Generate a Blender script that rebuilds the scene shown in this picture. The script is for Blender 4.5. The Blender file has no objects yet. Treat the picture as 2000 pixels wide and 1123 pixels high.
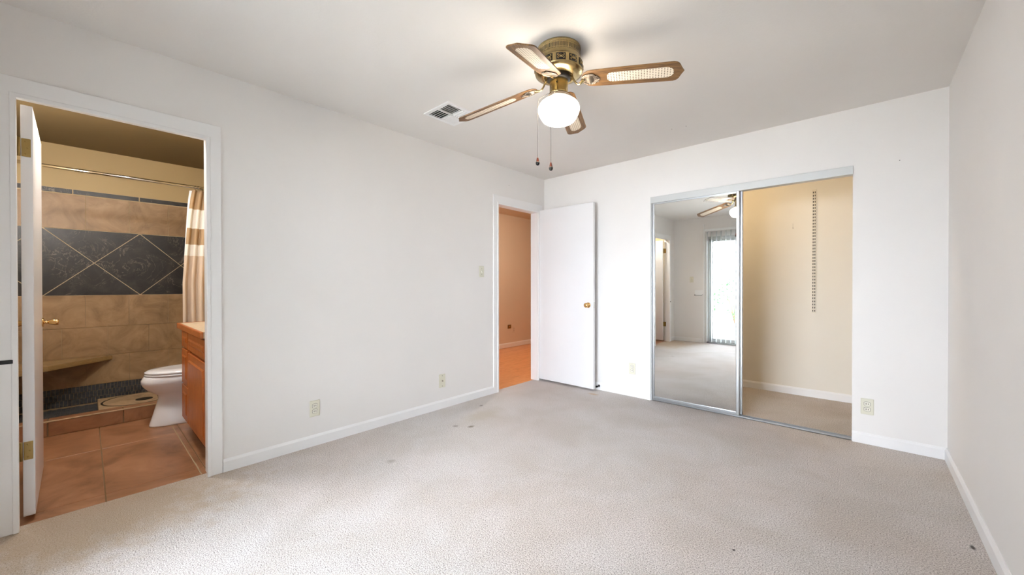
import bpy, bmesh, math, random
from mathutils import Vector, Matrix
random.seed(7)
C = bpy.context.scene.collection
SC = bpy.context.scene

# ---------------------------------------------------------------- camera
H = 1.1464
cam = bpy.data.cameras.new('camera'); co = bpy.data.objects.new('camera', cam); C.objects.link(co)
cam.sensor_width = 36.0; cam.lens = 36.0 * 756.94 / 2000.0; cam.clip_start = 0.02
co.location = (0, 0, H)
co.rotation_euler = (math.radians(90 - 0.322), math.radians(0.057), math.radians(42.307))
SC.camera = co
# ---------------------------------------------------------------- world, sun, exposure
w = bpy.data.worlds.new('world'); SC.world = w; w.use_nodes = True
bgn = w.node_tree.nodes['Background']
bgn.inputs[0].default_value = (0.775, 0.865, 1.0, 1); bgn.inputs[1].default_value = 27.0
sl = bpy.data.lights.new('sun', 'SUN'); sl.energy = 26.0; sl.angle = math.radians(3); sl.color = (1, .95, .87)
so = bpy.data.objects.new('sun', sl); C.objects.link(so)
so.rotation_euler = (math.radians(-28), math.radians(18), 0)      # high, coming over the roof onto the patio
pl = bpy.data.lights.new('window_daylight', 'AREA'); pl.shape = 'RECTANGLE'; pl.size = 1.86; pl.size_y = 2.03
pl.cycles.is_portal = True
po = bpy.data.objects.new('window_daylight', pl); C.objects.link(po)
po.location = (-1.36, -.64, 1.03); po.rotation_euler = (math.radians(90), 0, 0)
vs = SC.view_settings
vs.view_transform = 'Standard'; vs.look = 'None'; vs.gamma = 1; vs.use_curve_mapping = False; vs.exposure = 0.58
SC.cycles.max_bounces = 14; SC.cycles.diffuse_bounces = 8; SC.cycles.glossy_bounces = 6
SC.cycles.sample_clamp_indirect = 8; SC.cycles.use_denoising = True
SC.cycles.caustics_reflective = False; SC.cycles.caustics_refractive = False
GLOBE_E = 17
LAMPCOL = (1.0, .88, .73)

XL, XR, YB, YR, CH, WT = -2.917, .404, 3.792, -.50, 2.44, .10

# ---------------------------------------------------------------- materials
def mat(name, col, rough=.5, metal=0, spec=None, coat=0):
    m = bpy.data.materials.new(name); m.use_nodes = True
    b = m.node_tree.nodes['Principled BSDF']
    b.inputs['Base Color'].default_value = (*col, 1); b.inputs['Roughness'].default_value = rough
    b.inputs['Metallic'].default_value = metal
    if spec is not None: b.inputs['Specular IOR Level'].default_value = spec
    if coat: b.inputs['Coat Weight'].default_value = coat; b.inputs['Coat Roughness'].default_value = .15
    return m
def N(m, t, **k):
    n = m.node_tree.nodes.new(t)
    for a, v in k.items(): setattr(n, a, v)
    return n
def LK(m, a, b): m.node_tree.links.new(a, b)
def bsdf(m): return m.node_tree.nodes['Principled BSDF']
def texco(m, scale=(1, 1, 1), rot=(0, 0, 0), kind='Object'):
    t = N(m, 'ShaderNodeTexCoord'); mp = N(m, 'ShaderNodeMapping')
    mp.inputs['Scale'].default_value = scale; mp.inputs['Rotation'].default_value = rot
    LK(m, t.outputs[kind], mp.inputs['Vector']); return mp.outputs['Vector']
def noise(m, vec, scale, detail=3, rough=.55, dist=0):
    n = N(m, 'ShaderNodeTexNoise'); n.inputs['Scale'].default_value = scale; n.inputs['Detail'].default_value = detail
    n.inputs['Roughness'].default_value = rough; n.inputs['Distortion'].default_value = dist
    LK(m, vec, n.inputs['Vector']); return n.outputs['Fac']
def ramp(m, fac, stops):
    r = N(m, 'ShaderNodeValToRGB'); e = r.color_ramp.elements
    while len(e) < len(stops): e.new(.5)
    for i, (p, c) in enumerate(stops): e[i].position = p; e[i].color = (*c, 1)
    LK(m, fac, r.inputs['Fac']); return r.outputs['Color']
def mix(m, fac, a, b, mode='MIX'):
    n = N(m, 'ShaderNodeMix', data_type='RGBA', blend_type=mode)
    if isinstance(fac, float): n.inputs[0].default_value = fac
    else: LK(m, fac, n.inputs[0])
    for i, v in ((6, a), (7, b)):
        if isinstance(v, tuple): n.inputs[i].default_value = (*v, 1)
        else: LK(m, v, n.inputs[i])
    return n.outputs[2]
def math_(m, op, a, b=None, c=None):
    n = N(m, 'ShaderNodeMath', operation=op)
    for i, v in enumerate((a, b, c)):
        if v is None: continue
        if isinstance(v, (int, float)): n.inputs[i].default_value = v
        else: LK(m, v, n.inputs[i])
    return n.outputs[0]
def bump(m, h, strength=.3, dist=.01):
    b = N(m, 'ShaderNodeBump'); b.inputs['Strength'].default_value = strength; b.inputs['Distance'].default_value = dist
    LK(m, h, b.inputs['Height']); LK(m, b.outputs['Normal'], bsdf(m).inputs['Normal'])
def setcol(m, c): LK(m, c, bsdf(m).inputs['Base Color'])

def paint(name, col, rough=.55, tex=.12):
    m = mat(name, col, rough, spec=.3); v = texco(m)
    n = noise(m, v, 1.3, 3); c2 = tuple(x * .965 for x in col)
    setcol(m, ramp(m, n, [(.3, c2), (.7, col)]))
    bump(m, noise(m, v, 90, 2), tex, .002); return m
WALL = paint('wall_paint', (.81, .79, .77))
CEIL = paint('ceiling_paint', (.76, .735, .705), .8, .3)
TRIM = paint('trim_paint', (.86, .855, .85), .32, .05)
DOORW = paint('door_paint', (.80, .80, .81), .3, .04)
BATHP = paint('bath_paint', (.53, .40, .205), .5)
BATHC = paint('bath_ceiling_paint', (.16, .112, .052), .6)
HALLP = paint('hall_paint', (.68, .58, .47), .6)
CLOSP = paint('closet_paint', (.80, .755, .67), .6)

def carpet(name, seed=0):
    m = mat(name, (.5, .44, .4), .95, spec=.05); v = texco(m)
    fine = noise(m, v, 185, 2, .75); fine2 = noise(m, v, 230, 2, .6)
    patch = noise(m, v, 2.2, 3, .6, .4); big = noise(m, v, .9, 2)
    c = ramp(m, fine, [(.34, (.10, .085, .075)), (.43, (.43, .395, .37)), (.51, (.61, .575, .55)), (.63, (.82, .785, .765))])
    c = mix(m, math_(m, 'MULTIPLY', fine2, .35), c, (.54, .495, .465))
    t = ramp(m, patch, [(.35, (.88, .86, .82)), (.62, (1, 1, 1))]); c = mix(m, 1.0, c, t, 'MULTIPLY')
    t = ramp(m, big, [(.38, (1, .955, .93)), (.6, (1, 1, 1))]); c = mix(m, 1.0, c, t, 'MULTIPLY')
    # worn marks and one patch with painted shade, each at its own spot
    sx = N(m, 'ShaderNodeSeparateXYZ'); LK(m, v, sx.inputs[0])
    wob = math_(m, 'MULTIPLY', math_(m, 'SUBTRACT', noise(m, v, 14, 3), .5), 1.6)
    for (x, y, rx, ry, col, f) in ((-2.107, 3.585, .055, .028, (.50, .33, .19), .75), (-2.49, 2.33, .10, .16, (.42, .36, .26), .45),
                                   (-2.36, 2.10, .02, .03, (.14, .10, .05), .8), (-2.463, 2.022, .02, .02, (.16, .13, .1), .6),
                                   (-2.70, 2.53, .015, .02, (.1, .08, .06), .7), (-.416, 1.881, .006, .008, (.03, .02, .015), 1.0), (.352, 2.60, .008, .022, (.03, .02, .012), 1.0),
                                   (-2.80, .04, .40, .60, (.39, .28, .16), .68), (-2.28, 1.33, .03, .03, (.2, .16, .11), .5)):  # large tan ellipse by the bathroom door: matted pile with shade painted in
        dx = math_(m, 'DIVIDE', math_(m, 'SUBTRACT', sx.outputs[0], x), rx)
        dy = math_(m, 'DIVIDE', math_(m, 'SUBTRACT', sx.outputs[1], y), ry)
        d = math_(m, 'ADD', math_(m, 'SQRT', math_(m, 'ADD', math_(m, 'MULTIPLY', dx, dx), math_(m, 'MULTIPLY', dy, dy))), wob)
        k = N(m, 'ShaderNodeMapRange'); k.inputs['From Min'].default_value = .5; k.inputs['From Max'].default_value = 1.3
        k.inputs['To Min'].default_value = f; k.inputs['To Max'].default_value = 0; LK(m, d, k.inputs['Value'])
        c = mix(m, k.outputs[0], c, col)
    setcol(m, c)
    bump(m, math_(m, 'ADD', fine, math_(m, 'MULTIPLY', fine2, .4)), .55, .010)
    bsdf(m).inputs['Sheen Weight'].default_value = .30; bsdf(m).inputs['Sheen Roughness'].default_value = .45; bsdf(m).inputs['Sheen Tint'].default_value = (1, .95, .92, 1)
    return m
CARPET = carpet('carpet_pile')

def stone(name, lo, mid, hi, scale=5, rough=.45, vein=None, bs=.15):
    m = mat(name, mid, rough); v = texco(m)
    n = noise(m, v, scale, 6, .62, 1.2)
    c = ramp(m, n, [(.3, lo), (.5, mid), (.7, hi)])
    if vein:
        n2 = noise(m, v, scale * .8, 5, .6, 2.2)
        f = math_(m, 'ABSOLUTE', math_(m, 'SUBTRACT', n2, .5))
        f = ramp(m, f, [(0, (1, 1, 1)), (.012, (0, 0, 0))]); f2 = math_(m, 'MULTIPLY', f, .75)
        f3 = math_(m, 'MULTIPLY', f2, ramp(m, noise(m, v, 2.5, 2), [(.45, (0, 0, 0)), (.62, (1, 1, 1))]))
        c = mix(m, f3, c, vein)
    setcol(m, c); bump(m, n, bs, .004); return m
BEIGE = stone('beige_wall_tile', (.22, .130, .060), (.345, .215, .105), (.44, .29, .155), 4.5)
SLATE = stone('slate_tile', (.010, .009, .008), (.024, .021, .019), (.045, .039, .035), 5, .4, (.30, .25, .19), .5)
TERRA = stone('terracotta_floor_tile', (.17, .075, .034), (.32, .150, .072), (.41, .21, .110), 3.2, .33)
GROUT = mat('tan_grout', (.40, .29, .17), .9)
GROUTL = mat('pale_grout', (.56, .44, .27), .9)
GROUTD = mat('brown_grout', (.23, .15, .08), .9)
MOSAIC = stone('mosaic_tile', (.025, .025, .027), (.055, .055, .058), (.10, .10, .10), 20, .5)
MGROUT = mat('mosaic_grout', (.16, .15, .13), .9)
TRAV = stone('travertine', (.28, .19, .10), (.44, .31, .18), (.55, .40, .25), 7, .5)

def wood(name, lo, mid, hi, sc=(1, 12, 12), rough=.4, coat=0, scale=6):
    m = mat(name, mid, rough, coat=coat); v = texco(m, sc)
    n = noise(m, v, scale, 5, .6, 1.5)
    setcol(m, ramp(m, n, [(.28, lo), (.5, mid), (.72, hi)])); bump(m, n, .08, .002); return m
BLADEW = wood('oak_blade', (.035, .015, .004), (.165, .080, .024), (.27, .145, .05), (2.0, 34, 34), .5, 0, 4)
VANW = wood('vanity_oak', (.27, .062, .010), (.42, .110, .019), (.50, .16, .035), (9, 9, 1.2), .38, .1, 5)
LAMIN = wood('laminate_floor', (.62, .25, .085), (.85, .38, .15), (.90, .47, .21), (8, 1.2, 8), .3, .3, 3)
KNOBW = mat('turned_wood', (.16, .03, .012), .25, coat=.6)
BRASS = mat('polished_brass', (.78, .50, .20), .18, 1)
ABRASS = mat('antique_brass', (.44, .33, .15), .27, 1)
m = ABRASS; setcol(m, ramp(m, noise(m, texco(m), 9, 3), [(.35, (.30, .21, .09)), (.65, (.48, .37, .18))]))
DBRASS = mat('dull_brass', (.36, .25, .09), .45, 1)
PEWTER = mat('cast_pewter', (.27, .225, .18), .42, 1)
CHROME = mat('chrome', (.62, .60, .57), .12, 1)
ALU = mat('brushed_aluminium', (.52, .54, .56), .32, 1)
ALUP = mat('pale_aluminium', (.56, .575, .57), .4, .2)
DARK = mat('dark_void', (.008, .007, .006), .8)
DARKM = mat('dark_motor', (.02, .018, .016), .45, .6)
CHAINM = mat('dark_steel_chain', (.16, .14, .12), .4, 1)
IVORY = mat('ivory_plastic', (.70, .68, .56), .35)
IVORYL = mat('ivory_plastic_pale', (.78, .76, .66), .3)
WHITEP = mat('white_plastic', (.85, .86, .86), .4)
PORC = mat('porcelain', (.86, .88, .92), .08, coat=.6)
MIRROR = mat('mirror_silver', (.93, .95, .94), .004, 1)
COUNTER = stone('counter_laminate', (.50, .38, .25), (.58, .46, .32), (.62, .52, .38), 30, .35)
BLACK = mat('black_rubber', (.012, .012, .014), .5)
CONC = stone('patio_concrete', (.55, .53, .49), (.66, .64, .60), (.72, .70, .67), 3, .9)
BLOCK = stone('white_block', (.70, .68, .64), (.76, .74, .70), (.80, .79, .76), 3, .9)
LEAF = mat('leaf_green', (.03, .12, .03), .6)
STEM = mat('stem_brown', (.12, .07, .04), .8)
BLUEP = mat('blue_plastic', (.10, .18, .45), .5)
BENCHW = wood('bench_stone', (.20, .12, .045), (.33, .21, .085), (.42, .28, .13), (3, 3, 14), .4, 0, 4)

GLASS = bpy.data.materials.new('clear_glass'); GLASS.use_nodes = True
nt = GLASS.node_tree; nt.nodes.remove(nt.nodes['Principled BSDF'])
tr = nt.nodes.new('ShaderNodeBsdfTransparent'); gl = nt.nodes.new('ShaderNodeBsdfGlossy'); gl.inputs['Roughness'].default_value = .01
fr = nt.nodes.new('ShaderNodeFresnel'); fr.inputs['IOR'].default_value = 1.45; ms = nt.nodes.new('ShaderNodeMixShader')
nt.links.new(fr.outputs[0], ms.inputs[0]); nt.links.new(tr.outputs[0], ms.inputs[1]); nt.links.new(gl.outputs[0], ms.inputs[2])
nt.links.new(ms.outputs[0], nt.nodes['Material Output'].inputs[0])
VANE = mat('blind_vane_fabric', (.84, .85, .84), .6)
b = bsdf(VANE); nt = VANE.node_tree
tl = nt.nodes.new('ShaderNodeBsdfTranslucent'); tl.inputs[0].default_value = (.85, .87, .86, 1)
ms = nt.nodes.new('ShaderNodeMixShader'); ms.inputs[0].default_value = .45
nt.links.new(b.outputs[0], ms.inputs[1]); nt.links.new(tl.outputs[0], ms.inputs[2]); nt.links.new(ms.outputs[0], nt.nodes['Material Output'].inputs[0])
GLOBE = mat('opal_glass_lit', (.95, .95, .93), .15)
bsdf(GLOBE).inputs['Emission Color'].default_value = (*LAMPCOL, 1); bsdf(GLOBE).inputs['Emission Strength'].default_value = GLOBE_E

# shower curtain cloth: stripes woven at their own heights
CLOTH = mat('striped_cloth', (.6, .45, .3), .8, spec=.1)
m = CLOTH; v = texco(m); sx = N(m, 'ShaderNodeSeparateXYZ'); LK(m, v, sx.inputs[0])
def band(z0, z1):
    return math_(m, 'MULTIPLY', math_(m, 'GREATER_THAN', sx.outputs[2], z0), math_(m, 'LESS_THAN', sx.outputs[2], z1))
c = mix(m, band(1.526, 3.0), (.62, .50, .39), (.42, .29, .17))
c = mix(m, band(1.676, 1.855), c, (.80, .76, .70)); c = mix(m, band(1.422, 1.526), c, (.80, .76, .70)); setcol(m, c)

# cane: cream weave with rows of dark holes
CANE = mat('woven_cane', (.80, .69, .55), .6)
m = CANE; uv = N(m, 'ShaderNodeTexCoord'); sx = N(m, 'ShaderNodeSeparateXYZ'); LK(m, uv.outputs['Object'], sx.inputs[0])
P_ = .0138
a = math_(m, 'DIVIDE', sx.outputs[0], P_); bb = math_(m, 'DIVIDE', sx.outputs[1], P_ * .87)
fa = math_(m, 'SUBTRACT', math_(m, 'FRACT', math_(m, 'ADD', a, 100)), .5); fb = math_(m, 'SUBTRACT', math_(m, 'FRACT', math_(m, 'ADD', bb, 100)), .5)
d = math_(m, 'SQRT', math_(m, 'ADD', math_(m, 'MULTIPLY', fa, fa), math_(m, 'MULTIPLY', fb, fb)))
setcol(m, mix(m, math_(m, 'LESS_THAN', d, .235), (.82, .72, .58), (.13, .075, .035)))

# ---------------------------------------------------------------- mesh helpers
def tag(o, label=None, cat=None, group=None, kind=None):
    if label: o['label'] = label
    if cat: o['category'] = cat
    if group: o['group'] = group
    if kind: o['kind'] = kind
    return o
def E_(name, loc=(0, 0, 0), rz=0):
    o = bpy.data.objects.new(name, None); C.objects.link(o); o.location = loc; o.rotation_euler = (0, 0, rz); o.empty_display_size = .05
    return o
class MB:
    def __init__(s): s.bm = bmesh.new()
    def box(s, x0, x1, y0, y1, z0, z1, mi=0):
        r = bmesh.ops.create_cube(s.bm, size=1)
        for v in r['verts']:
            v.co = Vector(((x0 + x1) / 2 + v.co.x * (x1 - x0), (y0 + y1) / 2 + v.co.y * (y1 - y0), (z0 + z1) / 2 + v.co.z * (z1 - z0)))
        if mi:
            for f in {f for v in r['verts'] for f in v.link_faces}: f.material_index = mi
        return s
    def bbox(s, x0, x1, y0, y1, z0, z1, b=.002, seg=2):
        r = bmesh.ops.create_cube(s.bm, size=1)
        for v in r['verts']:
            v.co = Vector(((x0 + x1) / 2 + v.co.x * (x1 - x0), (y0 + y1) / 2 + v.co.y * (y1 - y0), (z0 + z1) / 2 + v.co.z * (z1 - z0)))
        es = list({e for v in r['verts'] for e in v.link_edges})
        bmesh.ops.bevel(s.bm, geom=es, offset=b, segments=seg, affect='EDGES', profile=.5)
        return s
    def prism(s, pts, n, h):
        """closed polygon of 3-D points pushed along n by h"""
        a = [s.bm.verts.new(p) for p in pts]; b = [s.bm.verts.new(Vector(p) + Vector(n) * h) for p in pts]
        s.bm.faces.new(a); s.bm.faces.new(b[::-1]); k = len(a)
        for i in range(k): s.bm.faces.new((a[i], b[i], b[(i + 1) % k], a[(i + 1) % k]))
        return s
    def lathe(s, prof, c=(0, 0, 0), seg=64, axis='z', start=0, end=None, mi=0):
        rings = []
        for r, z in prof:
            ring = []
            for i in range(seg):
                a = 2 * math.pi * i / seg; x, y = r * math.cos(a), r * math.sin(a)
                p = (x, y, z) if axis == 'z' else ((x, z, y) if axis == 'y' else (z, x, y))
                ring.append(s.bm.verts.new((c[0] + p[0], c[1] + p[1], c[2] + p[2])))
            rings.append(ring)
        for a, b in zip(rings, rings[1:]):
            for i in range(seg):
                f = s.bm.faces.new((a[i], a[(i + 1) % seg], b[(i + 1) % seg], b[i])); f.smooth = True; f.material_index = mi
        if tuple(prof[0]) == tuple(prof[-1]): return s
        for ring, (r, z) in ((rings[0], prof[0]), (rings[-1], prof[-1])):
            if r > 1e-5: s.bm.faces.new(ring).material_index = mi
        return s
    def tube(s, pts, r, seg=10, mi=0):
        pts = [Vector(p) for p in pts]; rings = []
        up = Vector((0, 0, 1)); t0 = (pts[1] - pts[0]).normalized()
        if abs(t0.dot(up)) > .95: up = Vector((1, 0, 0))
        for i, p in enumerate(pts):
            t = (pts[min(i + 1, len(pts) - 1)] - pts[max(i - 1, 0)]).normalized()
            sd = t.cross(up); sd = sd.normalized() if sd.length > 1e-6 else Vector((1, 0, 0)); u = sd.cross(t).normalized(); up = u
            rr = r[i] if isinstance(r, (list, tuple)) else r
            rings.append([s.bm.verts.new(p + (sd * math.cos(2 * math.pi * k / seg) + u * math.sin(2 * math.pi * k / seg)) * rr) for k in range(seg)])
        for a, b in zip(rings, rings[1:]):
            for i in range(seg):
                f = s.bm.faces.new((a[i], a[(i + 1) % seg], b[(i + 1) % seg], b[i])); f.smooth = True; f.material_index = mi
        s.bm.faces.new(rings[0][::-1]).material_index = mi; s.bm.faces.new(rings[-1]).material_index = mi
        return s
    def cyl(s, a, b, r, seg=20): return s.tube([a, b], r, seg)
    def loft(s, rings, cap=True):
        R = [[s.bm.verts.new(p) for p in ring] for ring in rings]; n = len(R[0])
        for a, b in zip(R, R[1:]):
            for i in range(n):
                f = s.bm.faces.new((a[i], a[(i + 1) % n], b[(i + 1) % n], b[i])); f.smooth = True
        if cap: s.bm.faces.new(R[0][::-1]); s.bm.faces.new(R[-1])
        return s
    def build(s, name, m, parent=None, smooth=False):
        bmesh.ops.remove_doubles(s.bm, verts=s.bm.verts, dist=1e-6)
        bmesh.ops.recalc_face_normals(s.bm, faces=s.bm.faces)
        me = bpy.data.meshes.new(name); s.bm.to_mesh(me); s.bm.free()
        for q in (m if isinstance(m, (list, tuple)) else [m]): me.materials.append(q)
        o = bpy.data.objects.new(name, me); C.objects.link(o)
        if parent: o.parent = parent
        return o
def S(name, mb, m, label=None):
    o = mb.build(name, m); o['kind'] = 'structure'
    if label: o['label'] = label
    return o
def kids(o): return [c for c in bpy.data.objects if c.parent == o]
def copy_tree(o, parent=None):
    c = o.copy(); C.objects.link(c)
    if parent: c.parent = parent; c.matrix_parent_inverse = o.matrix_parent_inverse
    for k in kids(o): copy_tree(k, c)
    return c

# ---------------------------------------------------------------- room shell
HD = 2.03                        # door head height
BY0, BY1 = -.222, .492           # bathroom doorway
HY0, HY1 = 2.968, 3.668          # hall doorway
CX0, CX1, CZ = -1.577, -.067, 2.017   # closet opening
SX0, SX1, SZ = -2.30, -.41, 2.06      # sliding door opening
YC = 5.0                          # closet back
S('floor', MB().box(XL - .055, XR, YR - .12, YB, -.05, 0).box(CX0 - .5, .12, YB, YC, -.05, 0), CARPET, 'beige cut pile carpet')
S('ceiling', MB().box(XL, XR, YR, YB, CH, CH + .1), CEIL, 'off-white painted ceiling')
S('wall_left', MB().box(XL - WT, XL, YR, BY0 - .012, -.05, CH).box(XL - WT, XL, BY1, HY0, -.05, CH).box(XL - WT, XL, HY1, YB, -.05, CH)
  .box(XL - WT, XL, BY0 - .012, BY1, HD + .012, CH).box(XL - WT, XL, HY0, HY1, HD, CH), WALL, 'off-white painted wall with the bathroom and hall doorways')
S('wall_back', MB().box(XL - WT, CX0, YB, YB + .1, -.05, CH).box(CX1, XR + WT, YB, YB + .1, 0, CH).box(CX0, CX1, YB, YB + .1, CZ, CH), WALL,
  'off-white painted wall around the closet opening')
S('wall_right', MB().box(XR, XR + WT, YR - .12, YB, 0, CH), WALL, 'plain off-white painted wall')
S('wall_rear', MB().box(XL - WT, SX0, YR - .12, YR, 0, CH).box(SX1, XR, YR - .12, YR, 0, CH).box(SX0, SX1, YR - .12, YR, SZ, CH), WALL,
  'off-white painted wall around the sliding glass door')
# closet
S('wall_closet_back', MB().box(CX0 - .5, .12, YC, YC + .1, 0, CH), CLOSP)
S('wall_closet_left', MB().box(CX0 - .6, CX0 - .5, YB + .1, YC + .1, 0, CH), CLOSP)
S('wall_closet_right', MB().box(.12, .22, YB + .1, YC + .1, 0, CH), CLOSP)
S('ceiling_closet', MB().box(CX0 - .5, .12, YB + .1, YC, CH, CH + .1), CEIL)
BB = .078
def baseboard(name, segs, label=None, m=TRIM, hgt=BB, t=.013):
    mb = MB()
    for (x0, y0, x1, y1, nx, ny) in segs:      # run along the wall, n = into the room
        d = Vector((x1 - x0, y1 - y0, 0)); L = d.length; d.normalize(); n = Vector((nx, ny, 0))
        prof = [(0, 0), (t, 0), (t, hgt * .80), (t * .55, hgt * .93), (t * .3, hgt), (0, hgt)]
        base = Vector((x0, y0, 0)); pts = [base + n * a + Vector((0, 0, z)) for a, z in prof]
        mb.prism(pts, d, L)
    return S(name, mb, m, label)
baseboard('baseboard_left', [(XL, .56, XL, 2.918, 1, 0), (XL, YR, XL, BY0 - .08, 1, 0)])
baseboard('baseboard_back', [(XL, YB, CX0, YB, 0, -1), (CX1, YB, XR, YB, 0, -1)])
baseboard('baseboard_right', [(XR, YR, XR, YB, -1, 0)])
baseboard('baseboard_rear', [(XL, YR, SX0 - .08, YR, 0, 1), (SX1 + .05, YR, XR, YR, 0, 1)])
baseboard('baseboard_closet', [(CX0 - .5, YC, .12, YC, 0, -1)])
# hall shell
HX = -4.87
HM = MB()
S('floor_hall', MB().box(HX, XL - .055, 2.2, 7.2, -.05, -.004), LAMIN, 'orange-brown wood plank floor of the hall')
S('wall_hall', MB().box(HX - .1, HX, 2.2, 7.2, -.05, CH), HALLP, 'tan hall wall seen through the doorway')
S('wall_hall_end', MB().box(HX, XL - WT, 7.2, 7.3, -.05, CH).box(HX, XL - WT, 2.1, 2.2, -.05, CH), HALLP)
S('wall_hall_right', MB().box(XL - WT, XL, YB + .1, 7.2, -.05, CH), HALLP)
S('ceiling_hall', MB().box(HX, XL - WT, 2.2, 7.2, CH, CH + .1), HALLP)
baseboard('baseboard_hall', [(HX, 2.2, HX, 7.2, 1, 0)], m=TRIM, hgt=.085)
# bathroom shell
BX, BYR, BYL = -5.45, 1.06, -.52
S('wall_bathroom_back', MB().box(BX - .12, BX - .008, BYL, BYR, -.05, CH).box(BX - .008, BX, BYL, BYR, 2.046, CH), BATHP, 'tan painted wall above the shower tiles')
S('wall_bathroom_right', MB().box(BX - .12, XL - WT, BYR, BYR + .1, -.05, CH), BATHP)
S('wall_bathroom_left', MB().box(BX - .12, XL - WT, BYL - .1, BYL, -.05, CH), BATHP)
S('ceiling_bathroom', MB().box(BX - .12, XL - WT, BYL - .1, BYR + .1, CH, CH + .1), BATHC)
fl = S('floor_bathroom', MB().box(BX, XL - .055, BYL, BYR, -.05, -.006), GROUTD, 'terracotta tiled bathroom floor')
mb = MB(); g = .003
xs = [-4.62, -3.96, -3.09, XL - .056]; ys = [BYL, -.37, .066, .5, BYR]
for a, b_ in zip(xs, xs[1:]):
    for c_, d_ in zip(ys, ys[1:]): mb.bbox(a + .0012, b_ - .0012, c_ + g, d_ - g, -.01, -.0005, .0008, 1)
mb.build('floor_tiles', TERRA, fl)
MB().box(-4.4, XL - .06, .464, .470, -.004, .0008).build('vanity_grout_line', GROUT, fl)

# shower wall tile work
sw = E_('wall_shower_tile', (BX, 0, 0)); sw['kind'] = 'structure'; sw['label'] = 'tiled shower wall with beige tiles and a dark slate diamond band'
def sp(mb, y0, y1, z0, z1, g=.0018, t=.008, b_=.001): mb.bbox(-.007, t - .003, y0 + g, y1 - g, z0 + g, z1 - g, b_, 1)
MB().box(-.0075, .0005, BYL, BYR, .0, 1.05).build('grout', GROUT, sw)
MB().box(-.0075, .0005, BYL, BYR, 1.05, 2.046).build('pale_grout', GROUTL, sw)
mb = MB()
def row(z0, z1, off, wd=.293):
    y = off - wd * 8
    while y < BYR:
        a, b_ = max(y, BYL), min(y + wd, BYR)
        if b_ - a > .01: sp(mb, a, b_, z0, z1)
        y += wd
row(1.672, 1.992, 0); row(.750, 1.054, -.005); row(.475, .750, .14); row(.20, .475, -.005)
mb.build('beige_tiles', BEIGE, sw)
mb = MB(); y = -.08 - .447 * 2
while y < BYR:
    a, b_ = max(y, BYL), min(y + .447, BYR)
    if b_ - a > .02: sp(mb, a, b_, 1.996, 2.044, .004)
    y += .447
mb.build('slate_border', SLATE, sw)
mb = MB(); ZB, ZT, W2 = 1.056, 1.670, .3165; ZM = (ZB + ZT) / 2; gg = .0035
def clip_y(poly, ymin, ymax):
    for s_, lim in ((1, ymin), (-1, ymax)):
        out = []
        for i in range(len(poly)):
            p, q = poly[i], poly[(i + 1) % len(poly)]
            ip, iq = s_ * (p[0] - lim) >= 0, s_ * (q[0] - lim) >= 0
            if ip: out.append(p)
            if ip != iq:
                t = (lim - p[0]) / (q[0] - p[0]); out.append((lim, p[1] + t * (q[1] - p[1])))
        poly = out
    return poly
for k in range(-3, 4):
    yc = .3695 + k * 2 * W2; dz = (ZT - ZB) / 2
    polys = [[(yc - W2 + gg, ZM), (yc, ZM - dz + gg), (yc + W2 - gg, ZM), (yc, ZM + dz - gg)]]
    yt = yc + W2
    polys.append([(yt - W2 + 2 * gg, ZT - .001), (yt, ZM + gg), (yt + W2 - 2 * gg, ZT - .001)])
    polys.append([(yt - W2 + 2 * gg, ZB + .001), (yt + W2 - 2 * gg, ZB + .001), (yt, ZM - gg)])
    for p in polys:
        p = clip_y(p, BYL, BYR)
        if len(p) > 2: mb.prism([(-.007, a, z) for a, z in p], (1, 0, 0), .0115)
mb.build('slate_diamonds', SLATE, sw)
mb = MB(); mz = [.03 + i * .057 for i in range(3)] + [.2]
for i in range(3):
    y = BYL + (i % 2) * .012
    while y < BYR: sp(mb, y, min(y + .025, BYR), mz[i], mz[i + 1], .0012, .008, .0008); y += .025
mb.build('mosaic_strip', MOSAIC, sw)
# shower pan and curb
pan = S('floor_shower', MB().box(BX, -4.70, BYL, BYR, -.04, .016), MGROUT, 'dark mosaic tile floor of the shower')
mb = MB(); y = BYL; j = 0
while y < .06:
    x = BX + .004 + (j % 2) * .03
    while x < -4.72: mb.bbox(x, min(x + .058, -4.705), y + .001, y + .026, .014, .020, .0008, 1); x += .061
    y += .028; j += 1
mb.build('floor_mosaic', MOSAIC, pan)
cb = E_('trim_shower_curb', (-4.64, 0, 0)); cb['kind'] = 'structure'; cb['label'] = 'terracotta tiled shower curb with beige edge strip'
MB().box(-.055, .052, BYL, BYR, -.01, .108).build('curb_core', GROUTD, cb)
mb = MB(); y = -.61
while y < BYR:
    a, b_ = max(y, BYL), min(y + .4075, BYR)
    if b_ > a + .02: mb.bbox(.050, .060, a + .004, b_ - .004, .002, .106, .001, 1); mb.bbox(-.058, .046, a + .004, b_ - .004, .104, .114, .001, 1)
    y += .4075
mb.build('curb_tiles', TERRA, cb)
MB().bbox(.044, .062, BYL, BYR, .106, .117, .004, 3).build('edge_strip', TRAV, cb)

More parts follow.
